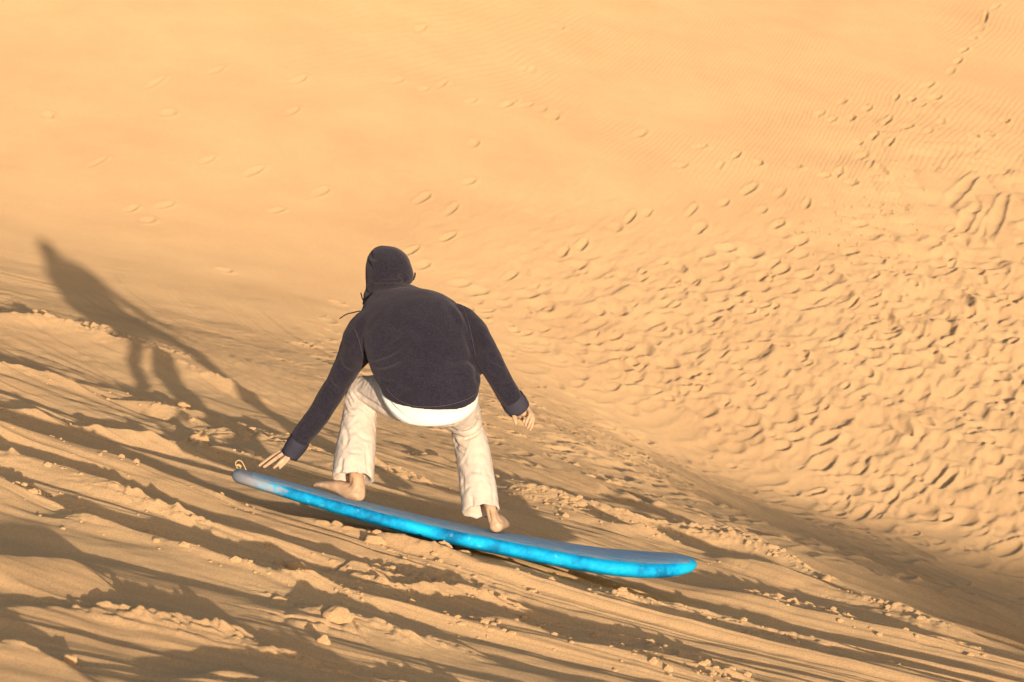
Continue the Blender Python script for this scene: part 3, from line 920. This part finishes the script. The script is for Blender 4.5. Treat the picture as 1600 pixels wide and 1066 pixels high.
tl = [
    ([(546, 605), (556, 622), (575, 638), (592, 648)], 9, 2.2), ([(542, 612), (552, 630), (570, 642)], 6, 2.0), ([(548, 602), (565, 620), (600, 640), (640, 658)], 7, 2.4),
    ([(541, 622), (546, 634), (556, 640)], 6, 2.0), ([(538, 635), (543, 645), (552, 650)], 5, 2.0), ([(590, 592), (592, 610), (605, 630), (625, 650)], 4, 2.0), ([(585, 592), (586, 610), (598, 630), (615, 647)], 3.5, 1.8),
    ([(535, 660), (542, 680), (540, 700)], 5, 3), ([(550, 660), (562, 680), (585, 690)], 3, 3), ([(530, 690), (545, 705), (570, 708)], 3.5, 2.5), ([(552, 715), (556, 730), (558, 745)], 4, 3), ([(535, 715), (533, 730), (530, 742)], 4, 2.5), ([(573, 700), (575, 722), (578, 745)], 3.5, 3),
    ([(704, 668), (718, 678), (740, 672), (751, 655)], 10, 2.4), ([(708, 676), (722, 686), (742, 680), (754, 668)], 6, 2.2), ([(706, 680), (712, 694), (728, 702)], 7, 2.2), ([(708, 690), (714, 704), (726, 712)], 5, 2.0), ([(746, 650), (749, 662), (744, 672)], 7, 2),
    ([(722, 720), (735, 735), (755, 738)], 3, 3), ([(725, 770), (735, 760), (750, 770)], 3, 2.5), ([(735, 770), (738, 785), (736, 798)], 4, 2.5), ([(765, 740), (770, 765), (772, 790)], 3, 3), ([(716, 730), (724, 750), (724, 780)], 3, 2.5),
]
folds(trou, tl, linen_wr)
link("trousers", trou, LINEN, person, BASE)

# ------------------------------------------------------------------ the board
def board_mats():
    m, t, b_ = mat("blue_foam")
    n = noise_node(t, 7, 5, .65); n2 = noise_node(t, 26, 5, .7); n3 = noise_node(t, 240, 2, .6)
    c = ramp(t, n.outputs[0], [(.36, (.0, .16, .36)), (.5, (.0, .36, .70)), (.62, (.004, .50, .84))])
    worn = ramp(t, n2.outputs[0], [(.63, (0, 0, 0)), (.72, (.55, .55, .55))])
    col = mix(t, c.outputs[0], (.42, .56, .58), worn.outputs[0])
    # bare, sand-rubbed foam at the tail
    tc = t.nodes.new("ShaderNodeTexCoord"); sx = t.nodes.new("ShaderNodeSeparateXYZ")
    t.links.new(tc.outputs["Object"], sx.inputs[0])
    ad = t.nodes.new("ShaderNodeMath"); ad.operation = 'MULTIPLY_ADD'
    t.links.new(n2.outputs[0], ad.inputs[0]); ad.inputs[1].default_value = .55
    t.links.new(sx.outputs[0], ad.inputs[2])
    tail = ramp(t, ad.outputs[0], [(.0, (1, 1, 1)), (.045, (0, 0, 0))])
    ad.use_clamp = False
    mp = t.nodes.new("ShaderNodeMapRange"); mp.inputs[1].default_value = -.60; mp.inputs[2].default_value = -.50
    mp.inputs[3].default_value = 0; mp.inputs[4].default_value = 1
    t.links.new(ad.outputs[0], mp.inputs[0])
    inv = t.nodes.new("ShaderNodeMath"); inv.operation = 'SUBTRACT'; inv.inputs[0].default_value = 1
    t.links.new(mp.outputs[0], inv.inputs[1])
    hf = t.nodes.new("ShaderNodeMath"); hf.operation = 'MULTIPLY'; hf.inputs[1].default_value = .75
    t.links.new(inv.outputs[0], hf.inputs[0])
    t.nodes.remove(tail)
    col = mix(t, col, (.38, .30, .25), hf.outputs[0])
    t.links.new(col, b_.inputs["Base Color"]); b_.inputs["Roughness"].default_value = .75; b_.inputs["Specular IOR Level"].default_value = .25
    p = bump(t, b_, n2.outputs[0], .3, .004); bump(t, b_, n3.outputs[0], .3, .001, p)
    d, t, b_ = mat("worn_deck")
    n = noise_node(t, 9, 5, .7, stretch=(1, 7, 7)); n2 = noise_node(t, 60, 3, .7, stretch=(.4, 6, 6)); n3 = noise_node(t, 6, 4, .6)
    c = ramp(t, n.outputs[0], [(.38, (.08, .36, .60)), (.50, (.26, .42, .56)), (.59, (.44, .46, .50)), (.68, (.60, .50, .40))])
    c2 = ramp(t, n2.outputs[0], [(.3, (.75, .75, .78)), (.7, (1.2, 1.2, 1.15))])
    t.links.new(mix(t, c.outputs[0], c2.outputs[0], 1, 'MULTIPLY'), b_.inputs["Base Color"])
    b_.inputs["Roughness"].default_value = .7
    bump(t, b_, n3.outputs[0], .3, .004)
    return m, d

BLUE, DECK = board_mats()
ST = [(362, 740.5, 11.98), (420, 757, 12.0), (500, 780, 12.03), (580, 802, 12.05), (650, 820, 12.07), (725, 837, 12.08), (800, 852, 12.09), (875, 866, 12.10), (950, 877.5, 12.11), (1020, 882.5, 12.11), (1089, 882, 12.10)]
CC = catmull([list(at(*p)) for p in ST], 8)
LEN = np.concatenate([[0], np.cumsum(np.linalg.norm(np.diff(CC, axis=0), axis=1))])
BL = LEN[-1]
tt = np.concatenate([[0, .002, .006, .014, .025], np.linspace(.04, .955, 60), [.968, .978, .986, .992, .996, .999, 1.0]])
C = np.stack([np.interp(tt * BL, LEN, CC[:, i]) for i in range(3)], -1)
def half_w(t):
    # tail narrow and round, nose broad and round
    k = np.interp(t, [0, .08, .25, .5, .75, .9, 1], [.11, .145, .215, .265, .275, .262, .24])
    e0 = np.sqrt(np.clip(1 - np.clip(1 - t / .045, 0, 1) ** 2, 0, 1)); e1 = np.sqrt(np.clip(1 - np.clip((t - .87) / .13, 0, 1) ** 2, 0, 1))
    return k * e0 * e1
def half_t(t):
    return np.interp(t, [0, .03, .1, .3, .6, .85, .95, 1], [.028, .029, .031, .037, .043, .045, .040, .022])
T = np.gradient(C, axis=0); T /= np.linalg.norm(T, axis=1)[:, None]
s_ = Soup(); rr = []
nn = 44
th = np.linspace(0, 2 * np.pi, nn, endpoint=False)
tilt = np.interp(tt, [0, .3, .6, .85, 1], [-.15, -.165, -.16, -.125, -.11])
for i, t in enumerate(tt):
    Wd = nrm(np.array([0, 1, tilt[i]]) - T[i] * (np.array([0, 1, tilt[i]]) @ T[i]))
    Nd = nrm(np.cross(T[i], Wd)); Nd = Nd if Nd[2] > 0 else -Nd
    hw = max(half_w(t), .001); ht = half_t(t) * math.sqrt(min(1, max(.04, min(t / .012, (1 - t) / .012))))
    pw = 3.2
    cs = np.sign(np.cos(th)) * np.abs(np.cos(th)) ** (2 / 2.6); sn = np.sign(np.sin(th)) * np.abs(np.sin(th)) ** (2 / pw)
    c0 = C[i]
    rr.append(c0 + cs[:, None] * hw * Wd + sn[:, None] * ht * Nd)
s_.rings(rr)
dm = Soup(); dm.v = list(s_.v)
K0, K1 = 4, 18
def on_deck(f):
    return len(f) == 4 and .03 < tt[f[0] // nn] < .985 and K0 <= f[0] % nn < K1
dm.f = [f for f in s_.f if on_deck(f)]
s_.f = [f for f in s_.f if not on_deck(f)]
def drop_loose(me):
    b_ = bmesh.new(); b_.from_mesh(me)
    bmesh.ops.delete(b_, geom=[v for v in b_.verts if not v.link_faces], context='VERTS')
    b_.to_mesh(me); b_.free()
    return me
BO = C[len(C) // 2]
board = empty("sand_board", BO, "long sky blue foam surfboard with scuffed grey deck under the rider's bare feet", "surfboard")
link("hull", s_.mesh("hull"), BLUE, board, BO)
link("deck", drop_loose(dm.mesh("deck")), DECK, board, BO)
# cord loop at the tail
c = Soup()
z0 = 12.03
c.tube([(368, 737, z0, 1), (370, 731, z0, 1), (368, 725, z0, 1), (370, 720.5, z0 + .005, 1), (375, 719.5, z0 + .01, 1), (379, 723, z0 + .01, 1), (382, 729, z0 + .01, 1), (386, 738, z0 + .02, 1)], n=8, sub=4)
c.tube([(369.5, 728, z0, 1.8), (373, 726.5, z0, 2.2), (376, 729, z0, 1.6)], n=8, sub=2)
c.tube([(370, 730, z0 - .01, 1), (374, 733, z0, 1), (377, 728, z0 + .01, 1)], n=8, sub=3)
link("leash_loop", c.mesh("leash_loop"), STRING, board, BO)
